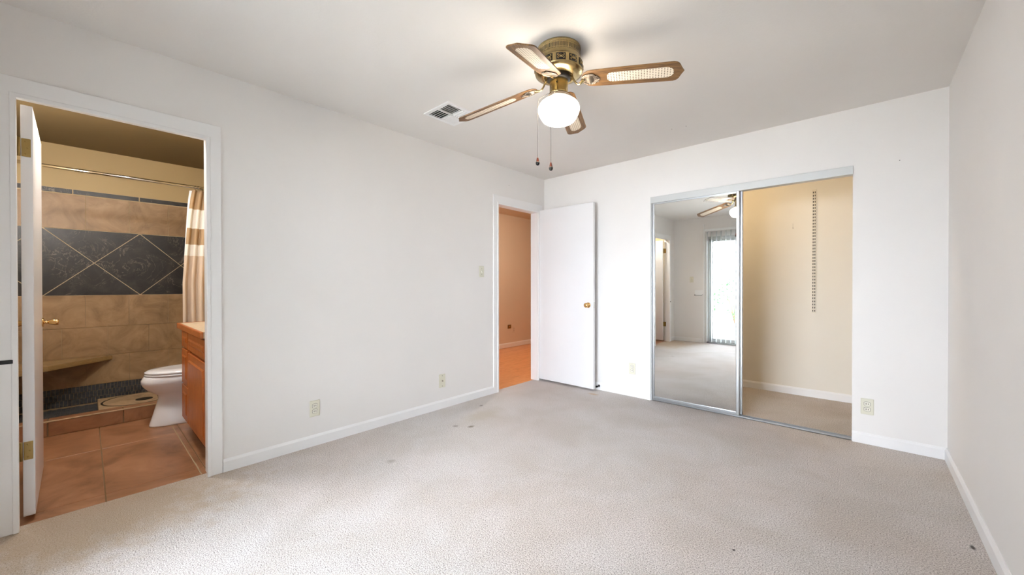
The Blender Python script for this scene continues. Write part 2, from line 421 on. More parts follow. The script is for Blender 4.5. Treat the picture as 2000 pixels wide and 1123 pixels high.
# ---------------------------------------------------------------- door casings, jambs, doors
def casing_profile(mb, y0, y1, x, wd, sx=1, along='y'):
    pass
def doorway(name, y0, y1, label, right_wd=.068, left_wd=.07, dl=WT, o_=0):
    root = E_(name, (XL, (y0 + y1) / 2, 0)); root['kind'] = 'structure'; root['label'] = label
    c0 = (y0 + y1) / 2; a, b_ = y0 - c0, y1 - c0
    j = MB()
    j.box(-dl, .001, a - o_ - .001, a + (0 if o_ else .012), 0, HD).box(-WT, .001, b_ - .012 * (o_ == 0), b_ + .001, 0, HD).box(-dl, .001, a - o_, b_, HD - (0 if o_ else .012), HD + .001 + o_)
    j.build('jamb', TRIM, root)
    cs = MB(); t1, t2 = .016, .011; e = .006
    topz = HD + .082
    for (u0, u1) in ((a - left_wd, a + e), (b_ - e, b_ + right_wd)):
        inner = u1 if u0 < a else u0
        cs.bbox(0, t1 - .0005, u0 + (.0007 if u0 < a else 0), u1 - (0 if u0 < a else .0007), 0, topz - .002, .003, 2)
    cs.bbox(0, t1, a - left_wd, b_ + right_wd, HD - e - .004, topz, .003, 2)
    # stepped inner bead
    cs.bbox(0, t1 + .004, a + e - .018, a + e + .002, 0, HD - .008, .003, 2)
    cs.bbox(0, t1 + .004, b_ - e - .002, b_ - e + .018, 0, HD - .008, .003, 2)
    cs.bbox(0, t1 + .004, a + e - .018, b_ - e + .018, HD - .014, HD + .008, .003, 2)
    cs.build('casing', TRIM, root)
    return root
def hinge(mb_, x, y, z, nrm, hh=.088):
    pass
# bathroom door: opens into the bathroom, leaf square to the wall
d1 = doorway('door_1', BY0, BY1, 'white flush bathroom door standing open into the bathroom', .066, .070, .058, .012)
cy = (BY0 + BY1) / 2
ly0, ly1 = -.211 - cy, -.173 - cy
leaf = MB().bbox(-.855, -.103, ly0, ly1, .022, HD - .006, .0015, 1).build('leaf', DOORW, d1)
for z in (1.818, .342):
    hb = MB(); hb.bbox(-.1045, -.1015, ly0 + .003, ly1 - .006, z - .044, z + .044, .0008, 1)
    hb.box(-.104, -.060, ly0 - .010, ly0 - .0085, z - .044, z + .044)
    hb.cyl((-.098, ly0 - .005, z - .045), (-.098, ly0 - .005, z + .045), .0055, 12)
    for dz in (-.03, 0, .03): hb.lathe([(.0001, -.1008), (.0035, -.1008), (.0035, -.1016)], (0, ly0 + .016 + (.006 if dz == 0 else 0), z + dz), 10, 'x')
    hb.build('hinge', DBRASS, leaf)
def knob(parent, x, y, z, sy, scale=1.0, m=BRASS):
    k = MB()
    pr = [(.0001, 0), (.030, 0), (.031, .004), (.027, .008), (.012, .010), (.0105, .026), (.013, .030), (.020, .034), (.0265, .046), (.0265, .058), (.021, .0655), (.010, .068), (.0001, .068)]
    k.lathe([(r * scale, zz * sy * scale) for r, zz in pr], (x, y, z), 32, 'y'); return k.build('knob', m, parent)
kx = -3.715 - XL
def taper_knob(parent, x, y, z, sy):
    k = MB(); pr = [(.0001, 0), (.028, 0), (.029, .004), (.024, .007), (.009, .009), (.009, .014), (.012, .016), (.009, .019), (.009, .024), (.013, .027), (.018, .052), (.0185, .062), (.0165, .066), (.0001, .067)]
    k.lathe([(r, zz * sy) for r, zz in pr], (x, y, z), 8, 'y'); return k.build('knob', BRASS, parent)
taper_knob(leaf, kx, ly1, .922, 1); taper_knob(leaf, kx, ly0, .922, -1)
MB().box(-.80, -.78, ly0 - .03, ly0, 1.37, 1.41).build('robe_hook', DBRASS, leaf)
th_ = .0137; hx_, hy_ = -.103, ly1; leaf.rotation_euler = (0, 0, th_)
leaf.location = (hx_ - (hx_ * math.cos(th_) - hy_ * math.sin(th_)), hy_ - (hx_ * math.sin(th_) + hy_ * math.cos(th_)), 0)
MB().bbox(.016, .0205, -.268 - cy, -.228 - cy, .788, .806, .001, 1).build('black_strip', BLACK, d1)
# hall door: swings into the bedroom against the back wall
d2 = doorway('door_2', HY0, HY1, 'white flush bedroom door standing open against the back wall', .066, .066)
hy = (HY0 + HY1) / 2
lf = MB().bbox(-.020, .755, 3.680 - hy, 3.714 - hy, .022, HD + .014, .0015, 1).build('leaf', DOORW, d2)
for z in (1.806, .364):
    hb = MB(); hb.cyl((-.004, 3.672 - hy, z - .045), (-.004, 3.672 - hy, z + .045), .006, 12); hb.box(-.004, .004, 3.669 - hy, 3.681 - hy, z - .044, z + .044)
    hb.build('hinge', CHROME, lf)
kf = MB(); kx2 = -2.225 - XL
knob(lf, kx2, 3.680 - hy, .930, -1, .95)
MB().bbox(.754, .7565, 3.686 - hy, 3.708 - hy, .900, .962, .0005, 1).build('latch_plate', CHROME, lf)
MB().bbox(-.05, -.02, .0122 + (HY0 - hy), .0135 + (HY0 - hy), .90, .96, .0004, 1).build('strike_plate', CHROME, d2)
ds = MB(); ds.cyl((0, 0, 0), (0, -.045, 0), .006, 12); ds.lathe([(.0001, 0), (.013, 0), (.013, .004), (.006, .006)], (0, 0, 0), 16, 'y'); ds.lathe([(.0001, -.058), (.010, -.058), (.011, -.050), (.010, -.043), (.0001, -.043)], (0, 0, 0), 16, 'y')
o = ds.build('door_stop', DARKM); o.location = (-2.150, YB - .013, .045); tag(o, 'small black door stop on the baseboard behind the open bedroom door', 'door stop')

# ---------------------------------------------------------------- closet header, track, mirror door
hd = MB()
hd.bbox(CX0 - .002, CX1 + .002, YB - .012, YB + .055, 1.958, CZ + .003, .002, 2)
S('trim_1', hd, ALUP, 'pale aluminium header track above the closet opening')
S('trim_2', MB().box(CX0, CX1, YB + .004, YB + .062, 0, .004).box(CX0, CX1, YB + .004, YB + .008, 0, .016).box(CX0, CX1, YB + .030, YB + .034, 0, .014)
  .box(CX0, CX1, YB + .058, YB + .062, 0, .014), ALU, 'aluminium floor track of the closet doors')
S('trim_3', MB().box(CX0, CX0 + .010, YB, YB + .068, .0, 1.958).box(CX0 - .001, CX0 + .003, YB - .008, YB, .05, 1.96), ALUP, 'aluminium side jamb of the closet opening')
def mirror_door(name, x0, x1, y, label, tilt=(0, 0, 0)):
    r = E_(name, ((x0 + x1) / 2, y, 0)); hw = (x1 - x0) / 2; tag(r, label, 'mirror door')
    z0, z1 = .016, 1.965
    MB().box(-hw + .012, hw - .012, .004, .010, z0 + .012, z1 - .01).build('mirror_glass', MIRROR, r)
    f = MB(); w_ = .026
    f.bbox(-hw, -hw + .020, -.006, .018, z0, z1, .004, 3).bbox(hw - w_, hw, -.008, .020, z0, z1, .005, 3)
    f.bbox(-hw, hw, -.004, .018, z0, z0 + .026, .003, 2).bbox(-hw, hw, -.004, .018, z1 - .02, z1, .003, 2)
    f.build('frame', ALU, r); r.rotation_euler = tilt; return r
mirror_door('sliding_mirror', CX0 + .010, -.800, YB + .012, 'mirrored sliding closet door with silver frame, covering left half of the closet opening', (.0025, 0, -.0029))
mirror_door('sliding_mirror', CX0 + .018, -.784, YB + .046, 'second sliding closet door, only its silver edge showing behind the front mirror')
# shelf standard on the closet wall
ss = E_('shelf_standard', (-.383, YC, 0)); tag(ss, 'white slotted metal shelf standard fixed upright on the closet back wall', 'shelf rail')
MB().box(-.016, .016, -.0105, 0, .862, 2.118).build('channel', mat('standard_enamel', (.72, .67, .56), .5, 0), ss)
sl_ = MB(); nsl = 39
for i in range(nsl):
    z = .875 + i * (1.235 / nsl)
    for x in (-.0075, .0075): sl_.box(x - .0032, x + .0032, -.0112, -.0100, z, z + .019)
sl_.build('slots', DARK, ss)
nl = MB(); nl.tube([(0, 0, 0), (0, -.012, 0), (0, -.016, .004)], .0022, 8); nl.tube([(0, -.012, .001), (0, -.010, .05)], .0006, 6)
o = nl.build('nail_hook', DARKM); o.location = (-.558, YC, 1.742); tag(o, 'tiny nail with a thread on the closet back wall', 'nail')

# ---------------------------------------------------------------- sliding glass door + vertical blind (seen in the mirror)
w1 = E_('window_1', ((SX0 + SX1) / 2, YR - .06, 0)); w1['kind'] = 'structure'; w1['label'] = 'white framed sliding glass patio door'
hw = (SX1 - SX0) / 2
f = MB(); t = .045
f.box(-hw, -hw + t, -.05, .05, 0, SZ).box(hw - t, hw, -.05, .05, 0, SZ).box(-hw, hw, -.05, .05, SZ - t, SZ).box(-hw, hw, -.05, .05, 0, .03)
f.build('frame', ALUP, w1)
for (x0, x1, y) in ((-hw + t, .03, -.02), (-.03, hw - t, .018)):
    s_ = MB(); b_ = .05; s_.box(x0, x0 + b_, y - .014, y + .014, .03, SZ - t).box(x1 - b_, x1, y - .014, y + .014, .03, SZ - t).box(x0, x1, y - .014, y + .014, .03, .09).box(x0, x1, y - .014, y + .014, SZ - t - .05, SZ - t)
    q = s_.build('sash', ALUP, w1)
    MB().box(x0 + b_ - .005, x1 - b_ + .005, y - .003, y + .003, .085, SZ - t - .045).build('glass_pane', GLASS, q)
S('trim_4', MB().bbox(SX0 - .062, SX0 - .030, YR, YR + .018, 0, 2.31, .003, 2), TRIM, 'white board beside the patio door')
vb = E_('vertical_blind', ((SX0 + SX1) / 2, YR + .06, 0)); tag(vb, 'white vertical blind hanging over the sliding patio door', 'window blind')
MB().bbox(-hw - .01, hw + .03, -.022, .022, 2.16, 2.20, .003, 2).build('headrail', WHITEP, vb)
nv = 24
for i in range(nv):
    x = -hw + .03 + i * (2 * hw - .03) / (nv - 1); ang = math.radians(90)
    me = MB(); nseg = 6; rr = []
    pts = []
    for k in range(nseg + 1):
        s_ = (k / nseg - .5) * .089; bow = .006 * (1 - (2 * s_ / .089) ** 2)
        pts.append((s_, bow))
    loop = [(a, b_ + .0004) for a, b_ in pts] + [(a, b_ - .0004) for a, b_ in pts[::-1]]
    me.prism([(a, b_, .035) for a, b_ in loop], (0, 0, 1), 2.115)
    me.tube([(0, .004, 2.145), (0, .004, 2.165)], .003, 6)
    o = me.build('vane', VANE, vb); o.location = (x, 0, 0); o.rotation_euler = (0, 0, ang)
# ---------------------------------------------------------------- wall plates
def plate_base(root, wd, hg, m=IVORY):
    mb = MB().bbox(-wd / 2, wd / 2, -.006, 0, -hg / 2, hg / 2, .0035, 3); return mb.build('cover_plate', m, root)
def duplex(name, loc, rz, label, m=IVORY, m2=IVORYL, wd=.070, hg=.115, group=None):
    r = E_(name, loc, rz); tag(r, label, 'outlet', group); plate_base(r, wd, hg, m)
    for s_ in (1, -1):
        rc = MB(); pts = []
        for k in range(24):
            a = 2 * math.pi * k / 24; x = max(-.0165, min(.0165, .0215 * math.cos(a))); z = .0145 * math.sin(a)
            pts.append((x, -.006, z + s_ * .0195))
        rc.prism(pts, (0, -1, 0), .0022); q = rc.build('receptacle', m2, r)
        MB().box(-.0075, -.0045, -.0087, -.0080, s_ * .0195 - .006, s_ * .0195 + .006).box(.0045, .0075, -.0087, -.0080, s_ * .0195 - .005, s_ * .0195 + .005).build('slots', DARK, q)
        ol = [(p[0] * 1.09, -.0058, (p[2] - s_ * .0195) * 1.1 + s_ * .0195) for p in pts]
        MB().prism(ol, (0, -1, 0), .0006).build('shadow_gap', DARKM, q)
    return r
R90 = math.pi / 2
duplex('outlet', (XL, 1.099, .266), -R90 + math.pi, 'almond duplex outlet low on the left wall, nearest the bathroom door')
duplex('outlet', (-1.772, YB, .285), 0, 'ivory duplex outlet between the open bedroom door and the mirror')
duplex('outlet', (.0155, YB, .269), 0, 'almond duplex outlet right of the open closet, near the corner')
r = E_('cable_jack', (XL, 2.232, .256), R90); tag(r, 'almond cable jack plate low on the left wall near the hall door', 'wall plate'); plate_base(r, .073, .125)
MB().lathe([(.0001, -.006), (.0065, -.006), (.0065, -.010), (.0045, -.0102), (.0045, -.016), (.0001, -.016)], (0, 0, 0), 16, 'y').build('connector', PEWTER, r)
for z in (.048, -.048): MB().lathe([(.0001, -.006), (.0032, -.006), (.0030, -.0075), (.0001, -.0078)], (0, 0, z), 10, 'y').build('screw', DARKM, r)
def switch(name, loc, rz, label, m=IVORY):
    r = E_(name, loc, rz); tag(r, label, 'light switch'); plate_base(r, .070, .115, m)
    MB().prism([(-.005, -.006, -.011), (-.005, -.006, .011), (-.005, -.017, -.004), (-.005, -.0155, -.011)], (1, 0, 0), .010).build('toggle', IVORYL, r)
    for z in (.030, -.030): MB().lathe([(.0001, -.006), (.003, -.006), (.0028, -.0073), (.0001, -.0076)], (0, 0, z), 10, 'y').build('screw', DARKM, r)
    return r
switch('light_switch', (XL, 2.736, 1.288), R90, 'almond light switch on the wall left of the hall door')
r = switch('light_switch', (-2.575, YR, 1.235), math.pi, 'ivory light switch reflected in the mirror, beside the patio door')
r = duplex('outlet', (HX, 5.400, .318), R90, 'pale outlet on the hall wall seen through the open door', HALLP, HALLP)
r = E_('brass_plate', (HX, 5.32, .378), R90); tag(r, 'small brass wall plate on the hall wall beside the pale outlet', 'wall plate')
r.location = (HX, 5.275, .382)
MB().bbox(-.045, .045, -.008, 0, -.035, .035, .003, 2).build('cover_plate', DBRASS, r); MB().lathe([(.0001, -.008), (.012, -.008), (.012, -.014), (.0001, -.014)], (0, 0, 0), 16, 'y').build('connector', BRASS, r)
r = E_('wall_bracket', (-2.44, YR, .97), math.pi); tag(r, 'white metal wall bracket reflected in the mirror, below the light switch', 'bracket')
MB().bbox(-.075, .075, -.004, 0, -.055, .055, .001, 1).build('back_plate', WHITEP, r)
MB().tube([(-.07, -.004, -.03), (-.07, -.05, -.045), (.07, -.05, -.045), (.07, -.004, -.03)], .004, 8).build('arm', DARKM, r)
for (x, y, z, ax, lab) in ((-1.186, 3.272, CH, 'c', 'tiny nail in the ceiling, the one nearer the ceiling fan'), (-1.078, 3.288, CH, 'c', 'tiny nail in the ceiling, the one farther from the ceiling fan'),
                           (XL, 3.156, 2.253, 'l', 'tiny nail in the wall above the hall door casing'), (.176, YB, 2.008, 'b', 'tiny nail in the back wall right of the closet header')):
    nb = MB()
    if ax == 'c': nb.lathe([(.0001, 0), (.0024, 0), (.0024, -.003), (.0001, -.0035)], (0, 0, 0), 10)
    elif ax == 'l': nb.lathe([(.0001, 0), (.0024, 0), (.0024, .003), (.0001, .0035)], (0, 0, 0), 10, 'x')
    else: nb.lathe([(.0001, 0), (.0024, 0), (.0024, -.003), (.0001, -.0035)], (0, 0, 0), 10, 'y')
    o = nb.build('nail', DARKM); o.location = (x, y, z); tag(o, lab, 'nail', 'nails left in walls and ceiling')

# ---------------------------------------------------------------- ceiling vent
cv = E_('ceiling_vent', (-2.31, 1.86, CH)); tag(cv, 'square white louvred air vent in the ceiling left of the fan', 'air vent')
VENTW = mat('vent_enamel', (.80, .80, .80), .4)
hs = .146; inn = .118
f = MB()
f.box(-hs, hs, -hs, -inn, -.008, 0).box(-hs, hs, inn, hs, -.008, 0).box(-hs, -inn, -inn, inn, -.008, 0).box(inn, hs, -inn, inn, -.008, 0)
f.box(-inn, inn, -.004, .004, -.010, -.002).box(-.004, .004, -inn, inn, -.010, -.002)
f.build('vent_frame', VENTW, cv)
MB().box(-inn, inn, -inn, inn, -.0015, -.0005).build('duct_opening', DARK, cv)
for (qx, qy, along, tilt) in ((-1, -1, 'x', -1), (1, -1, 'y', 1), (1, 1, 'x', 1), (-1, 1, 'y', -1)):
    x0, x1 = (-inn, -.004) if qx < 0 else (.004, inn); y0, y1 = (-inn, -.004) if qy < 0 else (.004, inn)
    for k in range(5):
        lm = MB(); s_ = (k + .5) / 5; dd = .0045 * tilt
        if along == 'x':
            yy = y0 + (y1 - y0) * s_; pp = [(x0, yy - dd, -.002), (x0, yy - dd + .0034, -.002), (x0, yy + dd + .0034, -.012), (x0, yy + dd, -.012)]; lm.prism(pp, (1, 0, 0), x1 - x0)
        else:
            xx = x0 + (x1 - x0) * s_; pp = [(xx - dd, y0, -.002), (xx - dd + .0034, y0, -.002), (xx + dd + .0034, y0, -.012), (xx + dd, y0, -.012)]; lm.prism(pp, (0, 1, 0), y1 - y0)
        lm.build('louver', VENTW, cv)

# ---------------------------------------------------------------- ceiling fan
FX, FY = -1.249, 1.756
fan = E_('ceiling_fan', (FX, FY, 0)); tag(fan, 'antique brass ceiling fan with four oak and cane blades and lit globe', 'ceiling fan')
MB().lathe([(.095, CH), (.119, CH - .001), (.120, CH - .008), (.118, CH - .012), (.118, CH - .060), (.121, CH - .066), (.121, CH - .072), (.128, CH - .080), (.1305, CH - .086), (.1305, CH - .128),
            (.128, CH - .134), (.112, CH - .142), (.100, CH - .147), (.082, CH - .154), (.078, CH - .152), (.076, CH - .120), (.0001, CH - .118)], seg=96).build('motor_housing', ABRASS, fan)
vsl = MB()
for i in range(92):
    a = 2 * math.pi * i / 92; ca, sa = math.cos(a), math.sin(a)
    for (z0, z1, wd) in ((CH - .046, CH - .024, .0016), (CH - .053, CH - .050, .0013), (CH - .019, CH - .016, .0013)):
        o_ = Vector((ca, sa, 0)); t_ = Vector((-sa, ca, 0))
        vsl.prism([o_ * .1172 + t_ * wd + Vector((0, 0, z0)), o_ * .1172 - t_ * wd + Vector((0, 0, z0)), o_ * .1172 - t_ * wd + Vector((0, 0, z1)), o_ * .1172 + t_ * wd + Vector((0, 0, z1))], o_, .0012)
vsl.build('vent_slots', DARK, fan)
R1 = .1305
for i in range(12):
    scr = MB(); pan_ = scr
    a0 = 2 * math.pi * (i + .35) / 12; ha = .190
    pts = [(R1 + .0012, a0 + s_ * ha * k / 3) for s_, k in ()]
    zc = CH - .107; hz = .0180
    prev = None
    ang = [a0 - ha + 2 * ha * k / 6 for k in range(7)]
    for a, b_ in zip(ang, ang[1:]):
        q = [(math.cos(a), math.sin(a)), (math.cos(b_), math.sin(b_))]
        vv = [pan_.bm.verts.new((q[0][0] * (R1 + .0008), q[0][1] * (R1 + .0008), zc - hz)), pan_.bm.verts.new((q[1][0] * (R1 + .0008), q[1][1] * (R1 + .0008), zc - hz)),
              pan_.bm.verts.new((q[1][0] * (R1 + .0008), q[1][1] * (R1 + .0008), zc + hz)), pan_.bm.verts.new((q[0][0] * (R1 + .0008), q[0][1] * (R1 + .0008), zc + hz))]
        pan_.bm.faces.new(vv).material_index = 1
    def mp_(u, v_): a = a0 + u / R1; return (math.cos(a) * (R1 + .0022), math.sin(a) * (R1 + .0022), zc + v_)
    scr.tube([mp_(0, -.009), mp_(0, .010)], .0021, 6)
    for s_ in (1, -1):
        for (cx_, cz_, r_, t0, t1) in ((.0125, .0075, .0062, -2.6, 2.2), (.0125, -.0085, .0058, 2.8, -2.0)):
            arc = [(s_ * .002, -.004 if cz_ > 0 else .002)]
            for k in range(11):
                tt = t0 + (t1 - t0) * k / 10; rr = r_ * (1 - .45 * k / 10); arc.append((s_ * (cx_ + rr * math.cos(tt)), cz_ + rr * math.sin(tt)))
            scr.tube([mp_(*p) for p in arc], .0021, 6)
    scr.build('scroll_panel', [ABRASS, DARKM], fan)
MB().lathe([(.0001, CH - .118), (.062, CH - .122), (.064, CH - .165), (.050, CH - .172), (.0001, CH - .172)], seg=48).build('hub', DARKM, fan)
MB().lathe([(.0001, 2.275), (.0495, 2.275), (.0505, 2.272), (.0505, 2.205), (.052, 2.203), (.053, 2.196), (.051, 2.190), (.0001, 2.190)], seg=64).build('light_neck', ABRASS, fan)
for (a, zz) in ((-1.15, 2.243), (-3.0, 2.243), (1.2, 2.243)):
    p = Vector((math.cos(a) * .0503, math.sin(a) * .0503, zz)); MB().cyl(p, p + Vector((math.cos(a), math.sin(a), 0)) * .003, .0042, 10).build('set_screw', DARKM, fan)
fit_ = MB(); fit_.lathe([(.0001, 2.192), (.054, 2.192), (.060, 2.187), (.062, 2.176), (.058, 2.170), (.0001, 2.170)], seg=64)
for i in range(48):
    a = 2 * math.pi * i / 48; fit_.lathe([(.0001, -.002), (.0016, -.0014), (.0022, 0), (.0016, .0014), (.0001, .002)], (.0615 * math.cos(a), .0615 * math.sin(a), 2.182), 6)
fit_.build('shade_fitter', PEWTER, fan)
MB().lathe([(.054, 2.172), (.058, 2.168), (.070, 2.164), (.086, 2.156), (.100, 2.145), (.109, 2.132), (.1135, 2.117), (.1125, 2.103), (.107, 2.087), (.098, 2.070), (.089, 2.056),
            (.077, 2.047), (.060, 2.042), (.045, 2.038), (.030, 2.034), (.015, 2.0305), (.0001, 2.029)], seg=64).build('globe_shade', GLOBE, fan, True)
def chain(px, py, zb, aang):
    pts = [(math.cos(aang) * .053, math.sin(aang) * .053, 2.198)]
    R_ = math.hypot(px, py)
    for t_, rr, z in ((.3, .085, 2.178), (.6, R_ - .008, 2.155), (.85, R_ - .001, 2.135)): pts.append((px / R_ * rr, py / R_ * rr, z))
    pts.append((px, py, 2.11)); pts.append((px, py, zb))
    c_ = MB(); c_.tube(pts, .0012, 6)
    n_ = 60
    for k in range(n_):
        z = zb + (2.11 - zb) * k / n_; c_.lathe([(.0001, -.0014), (.0015, 0), (.0001, .0014)], (px, py, z), 6)
    o_ = c_.build('pull_chain', CHAINM, fan)
    MB().lathe([(.0001, .002), (.004, .0), (.0055, -.006), (.008, -.020), (.0085, -.024)], (px, py, zb), 20).build('pull_knob', KNOBW, o_)
    MB().lathe([(.0085, -.024), (.0105, -.0245), (.0105, -.027)], (px, py, zb), 20).build('knob_collar', PEWTER, o_)
    MB().lathe([(.0105, -.027), (.0108, -.031), (.0095, -.037), (.006, -.042), (.0001, -.044)], (px, py, zb), 20).build('knob_tip', DARKM, o_)
fwd = Vector((-.6731, .7396, 0)); rgt = Vector((.7396, .6731, 0))
def fanpt(px, depth):
    return (fwd * depth + rgt * ((px - 1000) / 756.94 * depth)) - Vector((FX, FY, 0))
p1 = fanpt(1076, 2.02); p2 = fanpt(1050.3, 2.10)
chain(p1.x, p1.y, 1.146 + 2.02 * ((561.5 - 317.5) / 756.94 - .0056), math.atan2(p1.y, p1.x))
chain(p2.x, p2.y, 1.146 + 2.10 * ((561.5 - 308) / 756.94 - .0056), math.atan2(p2.y, p2.x))

# blades, each on its own iron
DPHI = (.015, -.032, -.014, .031); DE = (.008, -.029, -.002, .022); TX, TY, DROOP, Z0, PITCH = .025, .051, -.153, 2.271, .231
def blade_outline(r0=.127, R=.637, wd=.0645, n=8):
    pts = []
    # root, rounded
    for k in range(n + 1):
        a = math.pi / 2 + math.pi * k / n; pts.append((r0 + .055 + .055 * math.cos(a), (wd - .004) * math.sin(a)))
    lo = [(r0 + .14, -wd + .002), (R - .06, -wd - .002)]
    for k in range(6):
        a = -math.pi / 2 + (math.pi / 2 - .35) * k / 5; lo.append((R - .050 + .033 * math.cos(a) * .9, -wd - .002 + .030 + .030 * math.sin(a)))
    lo += [(R - .012, -.022), (R - .006, -.010), (R, 0)]
    up = [(x, -y) for x, y in lo[:-1]][::-1]
    return pts + lo + up
irons = []
for k in range(4):
    # blade frame
    phi = math.radians(21.49 - 90 * k) + DPHI[k]
    u = Vector((math.cos(phi), math.sin(phi), 0)); v0 = Vector((-math.sin(phi), math.cos(phi), 0))
    su = TX * u.x + TY * u.y + DROOP + DE[k] / .6; sv = TX * v0.x + TY * v0.y
    U = (u + Vector((0, 0, su))).normalized(); V = (v0 + Vector((0, 0, sv)))
    V = (V * math.cos(-PITCH) + Vector((0, 0, 1)) * math.sin(-PITCH)); V = (V - U * V.dot(U)).normalized(); W = U.cross(V)
    mtx = Matrix(((U.x, V.x, W.x, 0), (U.y, V.y, W.y, 0), (U.z, V.z, W.z, Z0), (0, 0, 0, 1)))
    bl = MB()
    ol = blade_outline(); th = .0055
    bl.prism([(x, y, -th / 2) for x, y in ol], (0, 0, 1), th)
    bmesh.ops.bevel(bl.bm, geom=[e for e in bl.bm.edges if len(e.link_faces) == 2 and abs(e.verts[0].co.z - e.verts[1].co.z) < 1e-6], offset=.0012, segments=1, affect='EDGES')
    b_o = bl.build('blade', BLADEW, fan); b_o.matrix_local = mtx
    for side in (-1, 1):
        cp = []
        for (x, y) in ((.262, -.014), (.270, -.027), (.284, -.034), (.560, -.036), (.577, -.028), (.588, -.012), (.588, .012), (.577, .028), (.560, .036), (.284, .034), (.270, .027), (.262, .014)): cp.append((x, y, side * (th / 2 - .0002)))
        MB().prism(cp, (0, 0, side), .0008).build('cane_inset', CANE, b_o)
    # cast medallion under the root
    md = MB(); zz = -th / 2
    def shield(s):
        q = []
        for (x, y) in ((-.048, 0), (-.040, .020), (-.026, .033), (-.006, .037), (.012, .036), (.026, .026), (.030, .016), (.040, .012), (.050, 0)): q.append((x * s, y * s))
        return q + [(x, -y) for x, y in q[1:-1]][::-1]
    cxm = .174
    md.prism([(cxm + x, y, zz - .0035) for x, y in shield(1.0)], (0, 0, 1), .0035)
    for s_, r_ in ((1.0, .0026), (.80, .0016)):
        q = shield(s_); q = q + [q[0]]
        fine_ = []
        for (a, b_) in zip(q, q[1:]):
            for j in range(4): fine_.append((a[0] + (b_[0] - a[0]) * j / 4, a[1] + (b_[1] - a[1]) * j / 4))
        fine_.append(fine_[0])
        md.tube([(cxm + x * (1 + .05 * math.sin(i * 1.9)), y * (1 + .05 * math.sin(i * 1.9)), zz - .0042 - .0008 * math.sin(i * 2.1)) for i, (x, y) in enumerate(fine_)], r_, 6)
    for j in range(-6, 7):
        y0 = j * .0048
        L_ = .030 * math.sqrt(max(.05, 1 - (y0 / .033) ** 2)); md.tube([(cxm - L_ * .9 - .004, y0, zz - .0040), (cxm + L_ * .62, y0, zz - .0040)], .0011, 5)
    for s_ in (1, -1):
        for (cx_, cy_, r_) in ((.036, .018, .007), (.018, .031, .006), (-.030, .027, .006)):
            arc = [(cxm + cx_ + r_ * (1 - i / 16) * math.cos(i * .6), s_ * (cy_ + r_ * (1 - i / 16) * math.sin(i * .6)), zz - .005) for i in range(11)]; md.tube(arc, .0018, 6)
    md.build('cast_medallion', PEWTER, b_o)
    # arm from the hub down to the blade root, in fan space
    p_end = Vector((0, 0, Z0)) + U * .140 - W * .006 - Vector((0, 0, 0))
    arm = [u * .052 + Vector((0, 0, 2.290)), u * .064 + Vector((0, 0, 2.287)), u * .078 + Vector((0, 0, 2.272)), u * .090 + Vector((0, 0, 2.250)), u * .103 + Vector((0, 0, 2.237)), u * .118 + Vector((0, 0, 2.236)), p_end]
    am = MB()
    smooth_ = []
    for i in range(len(arm) - 1):
        p0, p1_, p2_, p3 = arm[max(i - 1, 0)], arm[i], arm[i + 1], arm[min(i + 2, len(arm) - 1)]
        for j in range(4):
            t_ = j / 4; smooth_.append(.5 * ((2 * p1_) + (p2_ - p0) * t_ + (2 * p0 - 5 * p1_ + 4 * p2_ - p3) * t_ * t_ + (3 * p1_ - p0 - 3 * p2_ + p3) * t_ ** 3))
    smooth_.append(arm[-1])
    nA = len(smooth_); am.tube(smooth_, [.0052 + .004 * max(0, (i / nA - .7)) / .3 for i in range(nA)], 10)
    am.build('blade_arm', ABRASS, fan)

# ---------------------------------------------------------------- bathroom contents
# vanity cabinet
va = E_('vanity_cabinet', (-3.50, .50, 0)); tag(va, 'orange oak bathroom vanity with drawers and raised panel door', 'vanity cabinet')
x0, x1 = -.45, .45; FYv = .0
MB().box(x0, x1, .018, .54, .105, .815).build('body', VANW, va)
MB().box(x0 + .01, x1, .06, .54, 0, .105).build('toe_kick', mat('dark_kick', (.035, .018, .008), .7), va)
def panel(name, a, b_, z0, z1, raised=True):
    p = MB(); p.bbox(a, b_, 0, .018, z0, z1, .004, 2)
    if raised:
        ins = min(.045, (z1 - z0) * .3, (b_ - a) * .25)
        # raised field with a sloped border
        A_ = [(a + ins, z0 + ins), (b_ - ins, z0 + ins), (b_ - ins, z1 - ins), (a + ins, z1 - ins)]; s2 = .014
        B_ = [(a + ins + s2, z0 + ins + s2), (b_ - ins - s2, z0 + ins + s2), (b_ - ins - s2, z1 - ins - s2), (a + ins + s2, z1 - ins - s2)]
        p.loft([[(x, .001, z) for x, z in A_], [(x, -.006, z) for x, z in B_]])
        for f in p.bm.faces: f.smooth = False
    return p.build(name, VANW, va)
panel('drawer', x0 + .008, x0 + .262, .675, .800); panel('drawer', x0 + .008, x0 + .262, .395, .665); panel('drawer', x0 + .008, x0 + .262, .125, .385)
panel('false_front', x0 + .276, x1 - .008, .675, .800); panel('door', x0 + .276, x1 - .008, .125, .655)
ct = E_('countertop', (-3.50, .50, .815)); tag(ct, 'tan laminate countertop with oak edge on the bathroom vanity', 'countertop')
MB().box(-.452, .454, -.010, .55, .001, .040).build('top', COUNTER, ct)
MB().bbox(-.466, .454, -.026, -.008, .0, .042, .005, 2).box(-.466, -.452, -.026, .55, .001, .042).build('wood_edge', VANW, ct)
